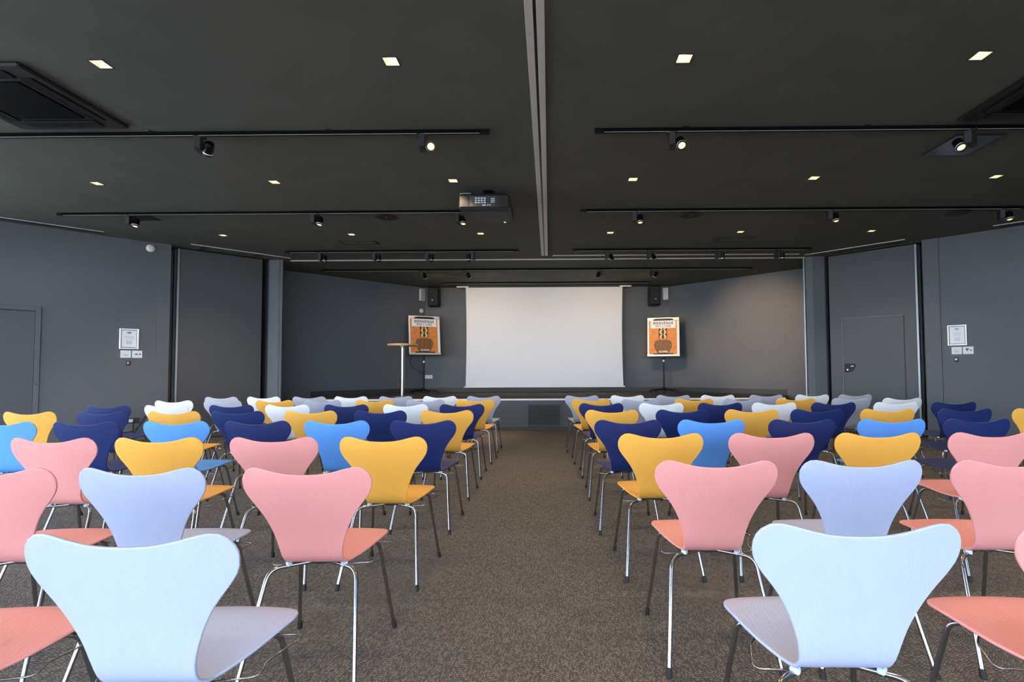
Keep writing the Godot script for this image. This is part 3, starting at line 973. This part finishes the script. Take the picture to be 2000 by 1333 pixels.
# ---------------------------------------------------------------- stage
func make_stage() -> void:
	var o := thing("stage_platform", "low carpeted stage with dark riser and white front nosing", "stage")
	var n_in := N_STAGE - 0.016
	var su := -4.24
	var pl := wp(-1, su, n_in, 0)
	var pr := wp(1, su, n_in, 0)
	var cx := (n_in * sqrt(2.0) - (D_BACK - 0.016))
	var poly := [Vector2(-4.65, 10.07), Vector2(4.65, 10.07), Vector2(pr.x, -pr.z), Vector2(cx, D_BACK - 0.016), Vector2(-cx, D_BACK - 0.016), Vector2(pl.x, -pl.z)]
	part("deck", prism_mesh(poly, STAGE - 0.04, STAGE), M.carpet, o)
	part("riser", prism_mesh(poly, 0.0, STAGE - 0.04), M.riser, o)
	part("nosing", box_mesh(Vector3(9.3, 0.034, 0.02), 0.004, Vector3(0, STAGE - 0.018, -10.06)), M.nosing, o)
	part("kick_strip", box_mesh(Vector3(9.3, 0.055, 0.012), 0.002, Vector3(0, 0.0275, -10.064)), M.skirting, o)
	var g := part("ventilation_grille", box_mesh(Vector3(0.62, 0.40, 0.01), 0.0, Vector3(-0.06, 0.29, -10.066)), M.black, o)
	var st := mb()
	for s in [-1, 1]:
		box(st, Vector3(-0.06 + s * 0.318, 0.29, -10.055), Vector3(0.024, 0.44, 0.022), 0.003)
		box(st, Vector3(-0.06, 0.29 + s * 0.208, -10.055), Vector3(0.612, 0.024, 0.022), 0.003)
	part("grille_frame", done(st), M.riser, g)
	var slat := mb()
	box(slat, Vector3.ZERO, Vector3(0.61, 0.005, 0.028), 0.0, Transform3D(Basis(Vector3.RIGHT, 0.75), Vector3.ZERO))
	var slat_m := done(slat)
	for k in 11:
		part("slat", slat_m, M.riser, g, xf(Vector3(-0.06, 0.118 + k * 0.0345, -10.052)))
	# projection screen
	o = thing("projection_screen", "large white pull-down projection screen above the stage", "projection screen", Vector3(-0.095, 0, -12.9))
	part("case", box_mesh(Vector3(4.40, 0.05, 0.09), 0.008, Vector3(0, CEIL - 0.025, 0)), M.charcoal, o)
	for s in [-1, 1]:
		part("case_end", box_mesh(Vector3(0.30, 0.035, 0.096), 0.006, Vector3(s * 2.06, CEIL - 0.035, 0)), M.nosing, o)
	part("fabric", screen_mesh(), M.screen, o)
	part("weight_bar", box_mesh(Vector3(4.06, 0.03, 0.025), 0.006, Vector3(0, 0.75, 0)), M.nosing, o)
	# loudspeakers and small boxes on the back wall
	for side in [-1, 1]:
		var nm := "left" if side < 0 else "right"
		o = thing("wall_loudspeaker", "black box loudspeaker high on the back wall, %s of screen" % nm, "loudspeaker", Vector3(side * 2.81 - 0.1, 3.05, -13.03), 0.0, "black wall loudspeakers")
		part("cabinet", box_mesh(Vector3(0.275, 0.49, 0.24), 0.02, Vector3.ZERO), M.black, o)
		part("grille", box_mesh(Vector3(0.235, 0.45, 0.012), 0.004, Vector3(0, 0, 0.121)), M.rubber, o)
		part("badge", box_mesh(Vector3(0.04, 0.016, 0.004), 0.001, Vector3(0.02 * side, -0.09, 0.129)), M.silver, o)
		part("bracket", box_mesh(Vector3(0.1, 0.14, 0.06), 0.004, Vector3(0, 0, -0.14)), M.black, o)
		o = thing("wall_box", "slim white wall box beside the %s black loudspeaker" % nm, "wall box", Vector3(3.03, 3.12, -13.2), 0.0, "slim white wall boxes")
		if side < 0:
			o.transform = wx(-1, -6.97, N_STAGE, 3.12)
		part("body", box_mesh(Vector3(0.145, 0.31, 0.07), 0.008, Vector3(0, 0, 0.035)), M.white, o)
		part("front_cover", box_mesh(Vector3(0.12, 0.28, 0.01), 0.003, Vector3(0, 0, 0.072)), M.silver, o)
	o = thing("wall_dial", "round white fitting on the back wall above the left flip chart", "wall fitting")
	o.transform = wx(-1, -6.965, N_STAGE, 2.71)
	part("base", lathe_mesh([Vector2(0.055, 0.0), Vector2(0.055, 0.02), Vector2(0.045, 0.03)], 20, Transform3D(Basis(Vector3.RIGHT, PI / 2), Vector3.ZERO)), M.white, o)
	part("cap", lathe_mesh([Vector2(0.045, 0.03), Vector2(0.0, 0.036)], 20, Transform3D(Basis(Vector3.RIGHT, PI / 2), Vector3.ZERO)), M.white, o)
	o = thing("wall_socket", "white double socket low on the back wall behind the left flip chart", "socket", Vector3(-3.08, 1.01, -13.2))
	part("plate", box_mesh(Vector3(0.19, 0.09, 0.014), 0.003, Vector3(0, 0, 0.007)), M.white, o)
	for k in 2:
		part("insert", lathe_mesh([Vector2(0.03, 0.0), Vector2(0.03, 0.004), Vector2(0.024, 0.002), Vector2(0.0, 0.002)], 16, Transform3D(Basis(Vector3.RIGHT, PI / 2), Vector3(-0.045 + 0.09 * k, 0, 0.014))), M.clip, o)
	# high table
	o = thing("high_table", "tall round bar table with pale wood top and steel column", "table", Vector3(-3.09, STAGE, -10.9))
	part("table_top", lathe_mesh([Vector2(0.0, 1.085), Vector2(0.31, 1.085), Vector2(0.318, 1.093), Vector2(0.318, 1.122), Vector2(0.31, 1.13), Vector2(0.0, 1.13)], 48), M.oak, o)
	part("column", lathe_mesh([Vector2(0.038, 0.02), Vector2(0.038, 1.085)], 24), M.steel, o)
	part("collar", lathe_mesh([Vector2(0.038, 1.06), Vector2(0.1, 1.075), Vector2(0.1, 1.085)], 24), M.steel, o)
	part("foot_plate", lathe_mesh([Vector2(0.24, 0.0), Vector2(0.24, 0.01), Vector2(0.23, 0.016), Vector2(0.0, 0.022)], 40), M.steel, o)
	var chart := make_flip_chart(Vector3(-3.03, STAGE, -12.5), 0.47, 1.425, "left", Color(0.78, 0.46, 0.17))
	var b := Vector3(-0.24, 0.95, 0.03)
	part("hanging_cable", tube_mesh(smooth_line([b, b + Vector3(-0.10, -0.10, 0.02), b + Vector3(-0.07, -0.28, 0.0), b + Vector3(0.09, -0.38, -0.02), b + Vector3(0.13, -0.46, -0.02), b + Vector3(0.19, -0.47, -0.01), b + Vector3(0.14, -0.40, -0.02), b + Vector3(0.18, -0.45, 0.0), b + Vector3(0.22, -0.42, 0.02)], 6), 0.007, 8), M.rubber, chart)
	make_flip_chart(Vector3(2.83, STAGE, -12.55), -0.24, 1.36, "right", Color(0.78, 0.46, 0.17))

func screen_mesh() -> ArrayMesh:
	# the cloth narrows very slightly at mid height, as tensioned cloth does
	var st := mb()
	var rows := 16
	var y0 := 0.76
	var y1 := CEIL - 0.05
	for f in [1.0, -1.0]:
		var n := Vector3(0, 0, f)
		for k in rows:
			var a := float(k) / rows
			var b := float(k + 1) / rows
			var wa := 1.985 - 0.022 * sin(a * PI)
			var wb := 1.985 - 0.022 * sin(b * PI)
			var ya := lerpf(y0, y1, a)
			var yb := lerpf(y0, y1, b)
			var z: float = 0.001 * f
			tri(st, Vector3(-wa, ya, z), Vector3(wa, ya, z), Vector3(wb, yb, z), n, n, n)
			tri(st, Vector3(-wa, ya, z), Vector3(wb, yb, z), Vector3(-wb, yb, z), n, n, n)
	return done(st)

func poster_image(ground: Color) -> Image:
	var w := 300
	var h := 384
	var im := Image.create(w, h, false, Image.FORMAT_RGB8)
	var nz := noise(31, 0.02, 4)
	var nf := noise(32, 0.12, 3)
	var brown := Color(0.20, 0.15, 0.09)
	var tan_c := Color(0.66, 0.45, 0.20)
	var cream := Color(0.93, 0.80, 0.55)
	for y in h:
		for x in w:
			var u := float(x) / w
			var v := float(y) / h
			var c := ground.lerp(ground.lightened(0.12), clampf(0.5 + nz.get_noise_2d(x, y), 0.0, 1.0))
			# woven strap with a pale ornament
			var sx := (u - 0.50) / 0.155
			if absf(sx) < 1.0 and v > 0.2 and v < 0.54:
				c = Color(0.17, 0.13, 0.09)
				var q := fposmod((v - 0.2) / 0.15, 1.0) - 0.5
				var p := absf(sx)
				if absf(p - 0.18 - absf(q) * 1.1) < 0.10 or absf(Vector2(p - 0.45, absf(q) - 0.28).length() - 0.15) < 0.06:
					c = cream
				if p > 0.84 and p < 0.9:
					c = tan_c
			if absf(sx) < 0.86 and v >= 0.54 and v < 0.60:
				c = tan_c.lerp(ground, 0.5)
			# bell
			if v > 0.585 and v < 0.985:
				var t := (v - 0.585) / 0.4
				var hw: float
				if t < 0.4:
					hw = 0.15 + 0.165 * sqrt(1.0 - pow(1.0 - t / 0.4, 2.4))
				else:
					hw = 0.315 - 0.15 * pow((t - 0.4) / 0.6, 1.7)
				if absf(u - 0.5) < hw:
					var k := clampf(0.5 + nf.get_noise_2d(x * 0.5, y * 1.6) * 1.3, 0.0, 1.0)
					c = brown.lerp(tan_c, clampf(k * 1.25 - 0.15, 0.0, 1.0))
					if absf(absf(u - 0.5) - hw) < 0.012:
						c = brown
			im.set_pixel(x, y, c)
	return im

func make_flip_chart(at: Vector3, turn: float, centre: float, nm: String, ground: Color) -> Node3D:
	var o := thing("flip_chart", "wheeled flip chart stand with orange bell poster, %s of screen" % nm, "flip chart", at, turn, "flip charts on the stage")
	var lean := Transform3D(Basis(Vector3.RIGHT, -0.15), Vector3(0, centre, 0.03))
	var w := 0.79
	var h := 1.0
	var board := part("board", box_mesh(Vector3(w, h, 0.022), 0.006, Vector3(0, 0, -0.011)), M.black, o, lean)
	part("white_face", box_mesh(Vector3(w - 0.03, h - 0.03, 0.004), 0.0, Vector3(0, 0, 0.002)), M.white, board)
	part("clamp_bar", box_mesh(Vector3(w - 0.03, 0.075, 0.014), 0.004, Vector3(0, h * 0.5 - 0.055, 0.008)), M.silver, board)
	var arc := []
	for k in 13:
		arc.append(Vector2(-0.24 + 0.04 * k, 0.022 * sqrt(maxf(0.0, 1.0 - pow((k - 6) / 6.0, 4.0)))))
	arc.append(Vector2(0.24, -0.022)); arc.append(Vector2(-0.24, -0.022))
	part("clamp_grip", plate_mesh(arc, 0.02), M.black_gloss, board, xf(Vector3(0, h * 0.5 - 0.068, 0.014)))
	part("pen_tray", box_mesh(Vector3(w - 0.02, 0.05, 0.04), 0.006, Vector3(0, -h * 0.5 + 0.035, 0.02)), M.silver, board)
	part("tray_grip", box_mesh(Vector3(0.48, 0.022, 0.03), 0.006, Vector3(0.0, -h * 0.5 + 0.072, 0.03)), M.black_gloss, board)
	var ps := print_sheet(0.665, 0.85, poster_image(ground), 0.002)
	ps.name = "poster"
	o.add_child(ps)
	ps.transform = lean * xf(Vector3(-0.01, -0.005, 0.005))
	part("heading_sheet", box_mesh(Vector3(0.60, 0.19, 0.002), 0.0, Vector3(0.005, 0.315, 0.004)), M.paper, ps)
	part("lettering", text_mesh("BIENVENUE", 0.062, true), M.ink, ps, xf(Vector3(0.01, 0.345, 0.006)))
	part("lettering", text_mesh("WELCOME", 0.060), M.ink, ps, xf(Vector3(0.01, 0.272, 0.006)))
	part("lettering", text_mesh("ALPINA", 0.042, true), M.paper, ps, xf(Vector3(0.01, -0.365, 0.004)))
	part("pole", tube_mesh([Vector3(0, 0.07, -0.02), Vector3(0, centre, -0.02)], 0.018, 14), M.black_gloss, o)
	part("pole_sleeve", tube_mesh([Vector3(0, 0.75, -0.02), Vector3(0, 0.80, -0.02)], 0.024, 14), M.silver, o)
	part("hub", lathe_mesh([Vector2(0.0, 0.05), Vector2(0.045, 0.05), Vector2(0.04, 0.10), Vector2(0.02, 0.14)], 16, xf(Vector3(0, 0, -0.02))), M.black_gloss, o)
	for k in 5:
		var a := TAU * k / 5.0 + 0.3
		var dr := Vector3(cos(a), 0, sin(a))
		var lg := part("leg", tube_mesh([Vector3(0, 0.085, -0.02) + dr * 0.03, Vector3(0, 0.062, -0.02) + dr * 0.33], 0.018, 10, 0.012), M.black_gloss, o)
		part("caster", lathe_mesh([Vector2(0.0, -0.014), Vector2(0.022, -0.014), Vector2(0.027, -0.006), Vector2(0.027, 0.006), Vector2(0.022, 0.014), Vector2(0.0, 0.014)], 16, Transform3D(Basis(Vector3.UP, -a) * Basis(Vector3.RIGHT, PI / 2), Vector3(0, 0.027, -0.02) + dr * 0.33)), M.rubber, lg)
	return o

# ---------------------------------------------------------------- chairs
const NT := 21
const NK := 45
const SEAM := 22

func shell_meshes() -> Array:
	# outline of the flat veneer: u across, v along the profile from the top of the back to the front of the seat
	var top := smooth_line([Vector2(0, 0.030), Vector2(0.06, 0.0275), Vector2(0.11, 0.0185), Vector2(0.15, 0.0075), Vector2(0.185, 0.0), Vector2(0.208, 0.004), Vector2(0.224, 0.016)], 8)
	var side := smooth_line([Vector2(0.224, 0.016), Vector2(0.236, 0.036), Vector2(0.240, 0.060), Vector2(0.235, 0.092), Vector2(0.217, 0.125), Vector2(0.193, 0.158), Vector2(0.169, 0.195), Vector2(0.147, 0.240), Vector2(0.129, 0.290), Vector2(0.118, 0.335), Vector2(0.113, 0.375), Vector2(0.1125, 0.410), Vector2(0.118, 0.445), Vector2(0.131, 0.485), Vector2(0.148, 0.53), Vector2(0.164, 0.575), Vector2(0.178, 0.62), Vector2(0.189, 0.665), Vector2(0.194, 0.70), Vector2(0.191, 0.726), Vector2(0.181, 0.743)], 8)
	var front := smooth_line([Vector2(0, 0.773), Vector2(0.07, 0.771), Vector2(0.125, 0.765), Vector2(0.160, 0.756), Vector2(0.181, 0.743)], 8)
	var half := (NT + 1) / 2
	var th := resample(top, half)
	var fh := resample(front, half)
	var sd := resample(side, NK)
	var prof := smooth_line([Vector2(0.200, 0.800), Vector2(0.187, 0.74), Vector2(0.170, 0.67), Vector2(0.153, 0.60), Vector2(0.139, 0.54), Vector2(0.127, 0.49), Vector2(0.110, 0.448), Vector2(0.080, 0.421), Vector2(0.040, 0.411), Vector2(-0.02, 0.414), Vector2(-0.09, 0.425), Vector2(-0.15, 0.437), Vector2(-0.20, 0.445), Vector2(-0.232, 0.446), Vector2(-0.254, 0.440)], 10)
	var np := 200
	prof = resample(prof, np)
	var P := []
	var UV := []
	for j in NK:
		var k := float(j) / (NK - 1)
		var prow := []
		var urow := []
		for i in NT:
			var t := float(i) / (NT - 1) * 2.0 - 1.0
			var sg := 1.0 if t >= 0.0 else -1.0
			var idx := absi(i - (NT - 1) / 2)
			var T := Vector2(th[idx].x * sg, th[idx].y)
			var F := Vector2(fh[idx].x * sg, fh[idx].y)
			var c0: Vector2 = th[half - 1]
			var c1: Vector2 = fh[half - 1]
			var S := Vector2(sd[j].x * t, sd[j].y)
			var Q := (T * (1.0 - k) + F * k) + S - (Vector2(c0.x * t, c0.y) * (1.0 - k) + Vector2(c1.x * t, c1.y) * k)
			# onto the bent profile
			var f := clampf(Q.y / 0.773, 0.0, 1.0) * (np - 1)
			var a := mini(int(f), np - 2)
			var pr: Vector2 = prof[a].lerp(prof[a + 1], f - a)
			var back := 1.0 - smoothstep(0.26, 0.40, Q.y)
			var seat := smoothstep(0.40, 0.50, Q.y) * (1.0 - smoothstep(0.58, 0.78, Q.y))
			var lip := smoothstep(0.62, 0.80, Q.y)
			prow.append(Vector3(Q.x, pr.y + Q.x * Q.x * (0.22 * seat - 0.22 * lip), pr.x - 0.42 * Q.x * Q.x * back))
			urow.append(Vector2(Q.x / 0.5 + 0.5, Q.y / 0.8))
		P.append(prow)
		UV.append(urow)
	# normals: towards the sitter
	var N := []
	for j in NK:
		var row := []
		for i in NT:
			var du: Vector3 = P[j][mini(i + 1, NT - 1)] - P[j][maxi(i - 1, 0)]
			var dv: Vector3 = P[mini(j + 1, NK - 1)][i] - P[maxi(j - 1, 0)][i]
			row.append(du.cross(dv).normalized() * -1.0)
		N.append(row)
	if N[4][NT / 2].z > 0.0:
		for j in NK:
			for i in NT:
				N[j][i] = -N[j][i]
	var out := []
	var hth := 0.005
	for range_ in [[0, SEAM], [SEAM, NK - 1]]:
		var st := mb()
		for j in range(range_[0], range_[1]):
			for i in NT - 1:
				for f in [1.0, -1.0]:
					var q := []
					for k in [[j, i], [j, i + 1], [j + 1, i + 1], [j + 1, i]]:
						var n: Vector3 = N[k[0]][k[1]] * f
						q.append([P[k[0]][k[1]] + n * hth, n, UV[k[0]][k[1]]])
					tri(st, q[0][0], q[1][0], q[2][0], q[0][1], q[1][1], q[2][1], q[0][2], q[1][2], q[2][2])
					tri(st, q[0][0], q[2][0], q[3][0], q[0][1], q[2][1], q[3][1], q[0][2], q[2][2], q[3][2])
		# rounded rim
		var edges := []
		for s in [0, NT - 1]:
			var e := []
			for j in range(range_[0], range_[1] + 1):
				e.append([j, s])
			edges.append(e)
		var cross := []
		for i in NT:
			cross.append([0 if range_[0] == 0 else NK - 1, i])
		edges.append(cross)
		for e in edges:
			var rows := []
			for x in e.size():
				var j: int = e[x][0]
				var i: int = e[x][1]
				var p: Vector3 = P[j][i]
				var n: Vector3 = N[j][i]
				var pa: Vector3 = P[e[maxi(x - 1, 0)][0]][e[maxi(x - 1, 0)][1]]
				var pb: Vector3 = P[e[mini(x + 1, e.size() - 1)][0]][e[mini(x + 1, e.size() - 1)][1]]
				var w := (pb - pa).cross(n).normalized()
				# outwards: away from a point inside the sheet
				var ii := clampi(i, 1, NT - 2)
				var jj := clampi(j, 1, NK - 2)
				if w.dot(p - P[jj][ii]) < 0.0:
					w = -w
				var r := []
				for k in 5:
					var a := PI * k / 4.0 - PI / 2
					var nn := w * cos(a) + n * sin(a)
					r.append([p + n * hth * sin(a) + w * 0.0032 * cos(a), nn, UV[j][i]])
				rows.append(r)
			for x in rows.size() - 1:
				for k in 4:
					var a = rows[x][k]; var b = rows[x][k + 1]; var c = rows[x + 1][k + 1]; var d = rows[x + 1][k]
					tri(st, a[0], b[0], c[0], a[1], b[1], c[1], a[2], b[2], c[2])
					tri(st, a[0], c[0], d[0], a[1], c[1], d[1], a[2], c[2], d[2])
		out.append(done(st))
	return out

func make_chair(paint: Material) -> Node3D:
	if not mesh_cache.has("shell"):
		mesh_cache.shell = shell_meshes()
		var legs := []
		var feet := []
		for s in [-1, 1]:
			for fr in [false, true]:
				var hub := Vector3(s * 0.03, 0.398, 0.02 if not fr else -0.02)
				var knee := Vector3(s * 0.168, 0.398, 0.108) if not fr else Vector3(s * 0.168, 0.424, -0.155)
				var foot := Vector3(s * 0.214, 0.0, 0.25) if not fr else Vector3(s * 0.214, 0.0, -0.252)
				var path := bent([hub, knee, foot], 0.045, 7)
				path[-1] = foot + (knee - foot).normalized() * 0.018
				legs.append(tube_mesh(path, 0.0082, 12))
				var up := (knee - foot).normalized()
				feet.append(tube_mesh([foot + Vector3.UP * 0.001, foot + up * 0.032], 0.0118, 12, 0.0108))
		mesh_cache.legs = legs
		mesh_cache.feet = feet
		mesh_cache.hub = lathe_mesh([Vector2(0.0, 0.394), Vector2(0.045, 0.394), Vector2(0.05, 0.397), Vector2(0.05, 0.4055)], 20)
		mesh_cache.clip = box_mesh(Vector3(0.024, 0.016, 0.018), 0.003)
		mesh_cache.wire_hook = tube_mesh(bent([Vector3(0.12, 0.418, -0.14), Vector3(0.226, 0.414, -0.150), Vector3(0.238, 0.410, -0.138), Vector3(0.226, 0.405, -0.126), Vector3(0.192, 0.396, -0.040), Vector3(0.200, 0.387, -0.014), Vector3(0.186, 0.383, 0.0), Vector3(0.09, 0.390, 0.035)], 0.014, 4), 0.0028, 6)
		mesh_cache.wire_bar = tube_mesh(bent([Vector3(-0.09, 0.390, 0.05), Vector3(-0.186, 0.388, 0.038), Vector3(-0.196, 0.392, 0.024), Vector3(-0.172, 0.404, -0.05), Vector3(-0.12, 0.414, -0.11)], 0.012, 4), 0.0028, 6)
	var o := Node3D.new()
	part("backrest", mesh_cache.shell[0], paint, o)
	part("seat", mesh_cache.shell[1], paint, o)
	for k in 4:
		var lg := part("leg", mesh_cache.legs[k], M.chrome, o)
		part("rubber_foot", mesh_cache.feet[k], M.rubber, lg)
	part("hub", mesh_cache.hub, M.black, o)
	for p in [Vector3(-0.108, 0.406, 0.074), Vector3(0.108, 0.406, 0.074), Vector3(-0.118, 0.417, -0.105), Vector3(0.118, 0.417, -0.105)]:
		part("spacer", mesh_cache.clip, M.clip, o, xf(p, 0.7 if p.x * p.z > 0 else -0.7))
	part("linking_wire", mesh_cache.wire_hook, M.chrome, o)
	part("linking_wire", mesh_cache.wire_bar, M.chrome, o)
	return o

const ROWS := {
	-1: [
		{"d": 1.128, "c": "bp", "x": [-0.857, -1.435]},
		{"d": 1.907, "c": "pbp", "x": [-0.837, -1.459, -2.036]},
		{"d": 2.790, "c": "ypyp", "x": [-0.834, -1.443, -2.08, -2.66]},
		{"d": 3.720, "c": "nsnsns", "x": [-0.849, -1.482, -2.068, -2.668, -3.337, -3.947]},
		{"d": 4.660, "c": "ynynyny", "x": [-0.867, -1.478, -2.123, -2.794, -3.381, -4.045, -4.721]},
		{"d": 5.530, "c": "nwnwnwn", "x": [-0.886, -1.5, -2.143, -2.788, -3.4, -4.109, -4.747]},
		{"d": 6.420, "c": "ygygygw", "x": [-0.87, -1.505, -2.142, -2.8, -3.407, -4.067, -4.689]},
		{"d": 7.300, "c": "gwgwgwg", "x": [-0.884, -1.512, -2.141, -2.786, -3.388, -4.042, -4.653]}],
	1: [
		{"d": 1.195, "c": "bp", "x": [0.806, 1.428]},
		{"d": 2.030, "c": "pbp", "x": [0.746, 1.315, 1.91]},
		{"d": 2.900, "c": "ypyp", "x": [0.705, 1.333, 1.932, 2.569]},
		{"d": 3.700, "c": "nsnsn", "x": [0.642, 1.239, 1.897, 2.538, 3.145]},
		{"d": 4.640, "c": "ynynyny", "x": [0.635, 1.275, 1.9, 2.487, 3.122, 3.815, 4.479]},
		{"d": 5.580, "c": "nwnwnwn", "x": [0.63, 1.284, 1.92, 2.506, 3.15, 3.821, 4.447]},
		{"d": 6.400, "c": "ygygygw", "x": [0.576, 1.206, 1.861, 2.469, 3.134, 3.816, 4.453]},
		{"d": 7.330, "c": "gwgwgwg", "x": [0.523, 1.172, 1.828, 2.46, 3.15, 3.802, 4.41]}]}

func make_chairs() -> void:
	var words := {"b": "daylight-paled sky blue", "s": "sky blue", "p": "pink", "y": "yellow", "n": "navy blue", "w": "white", "g": "grey"}
	var nth := ["first", "second", "third", "fourth", "fifth", "sixth", "seventh"]
	var row := ["nearest", "second", "third", "fourth", "fifth", "sixth", "seventh", "farthest"]
	var first := {}
	for side in [-1, 1]:
		for r in 8:
			var R: Dictionary = ROWS[side][r]
			for i in R.x.size():
				var c: String = R.c[i]
				var o: Node3D
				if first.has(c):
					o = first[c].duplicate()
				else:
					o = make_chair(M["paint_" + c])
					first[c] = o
				o.name = numbered("moulded_chair")
				add_child(o)
				o.position = Vector3(R.x[i], 0, -(R.d + 0.2))
				o.rotation.y = rng.randf_range(-0.02, 0.02)
				tag(o, "%s moulded chair on chrome legs, %s row, %s %s of the aisle" % [words[c], row[r], nth[i], "left" if side < 0 else "right"], "chair", "moulded chairs in rows facing the stage")

func _ready() -> void:
	rng.seed = 7
	make_view()
	make_materials()
	make_shell()
	make_stage()
	make_chairs()
	make_downlights()
	make_tracks()
	make_spots()
	make_ceiling_fittings()
	make_wall_fittings()
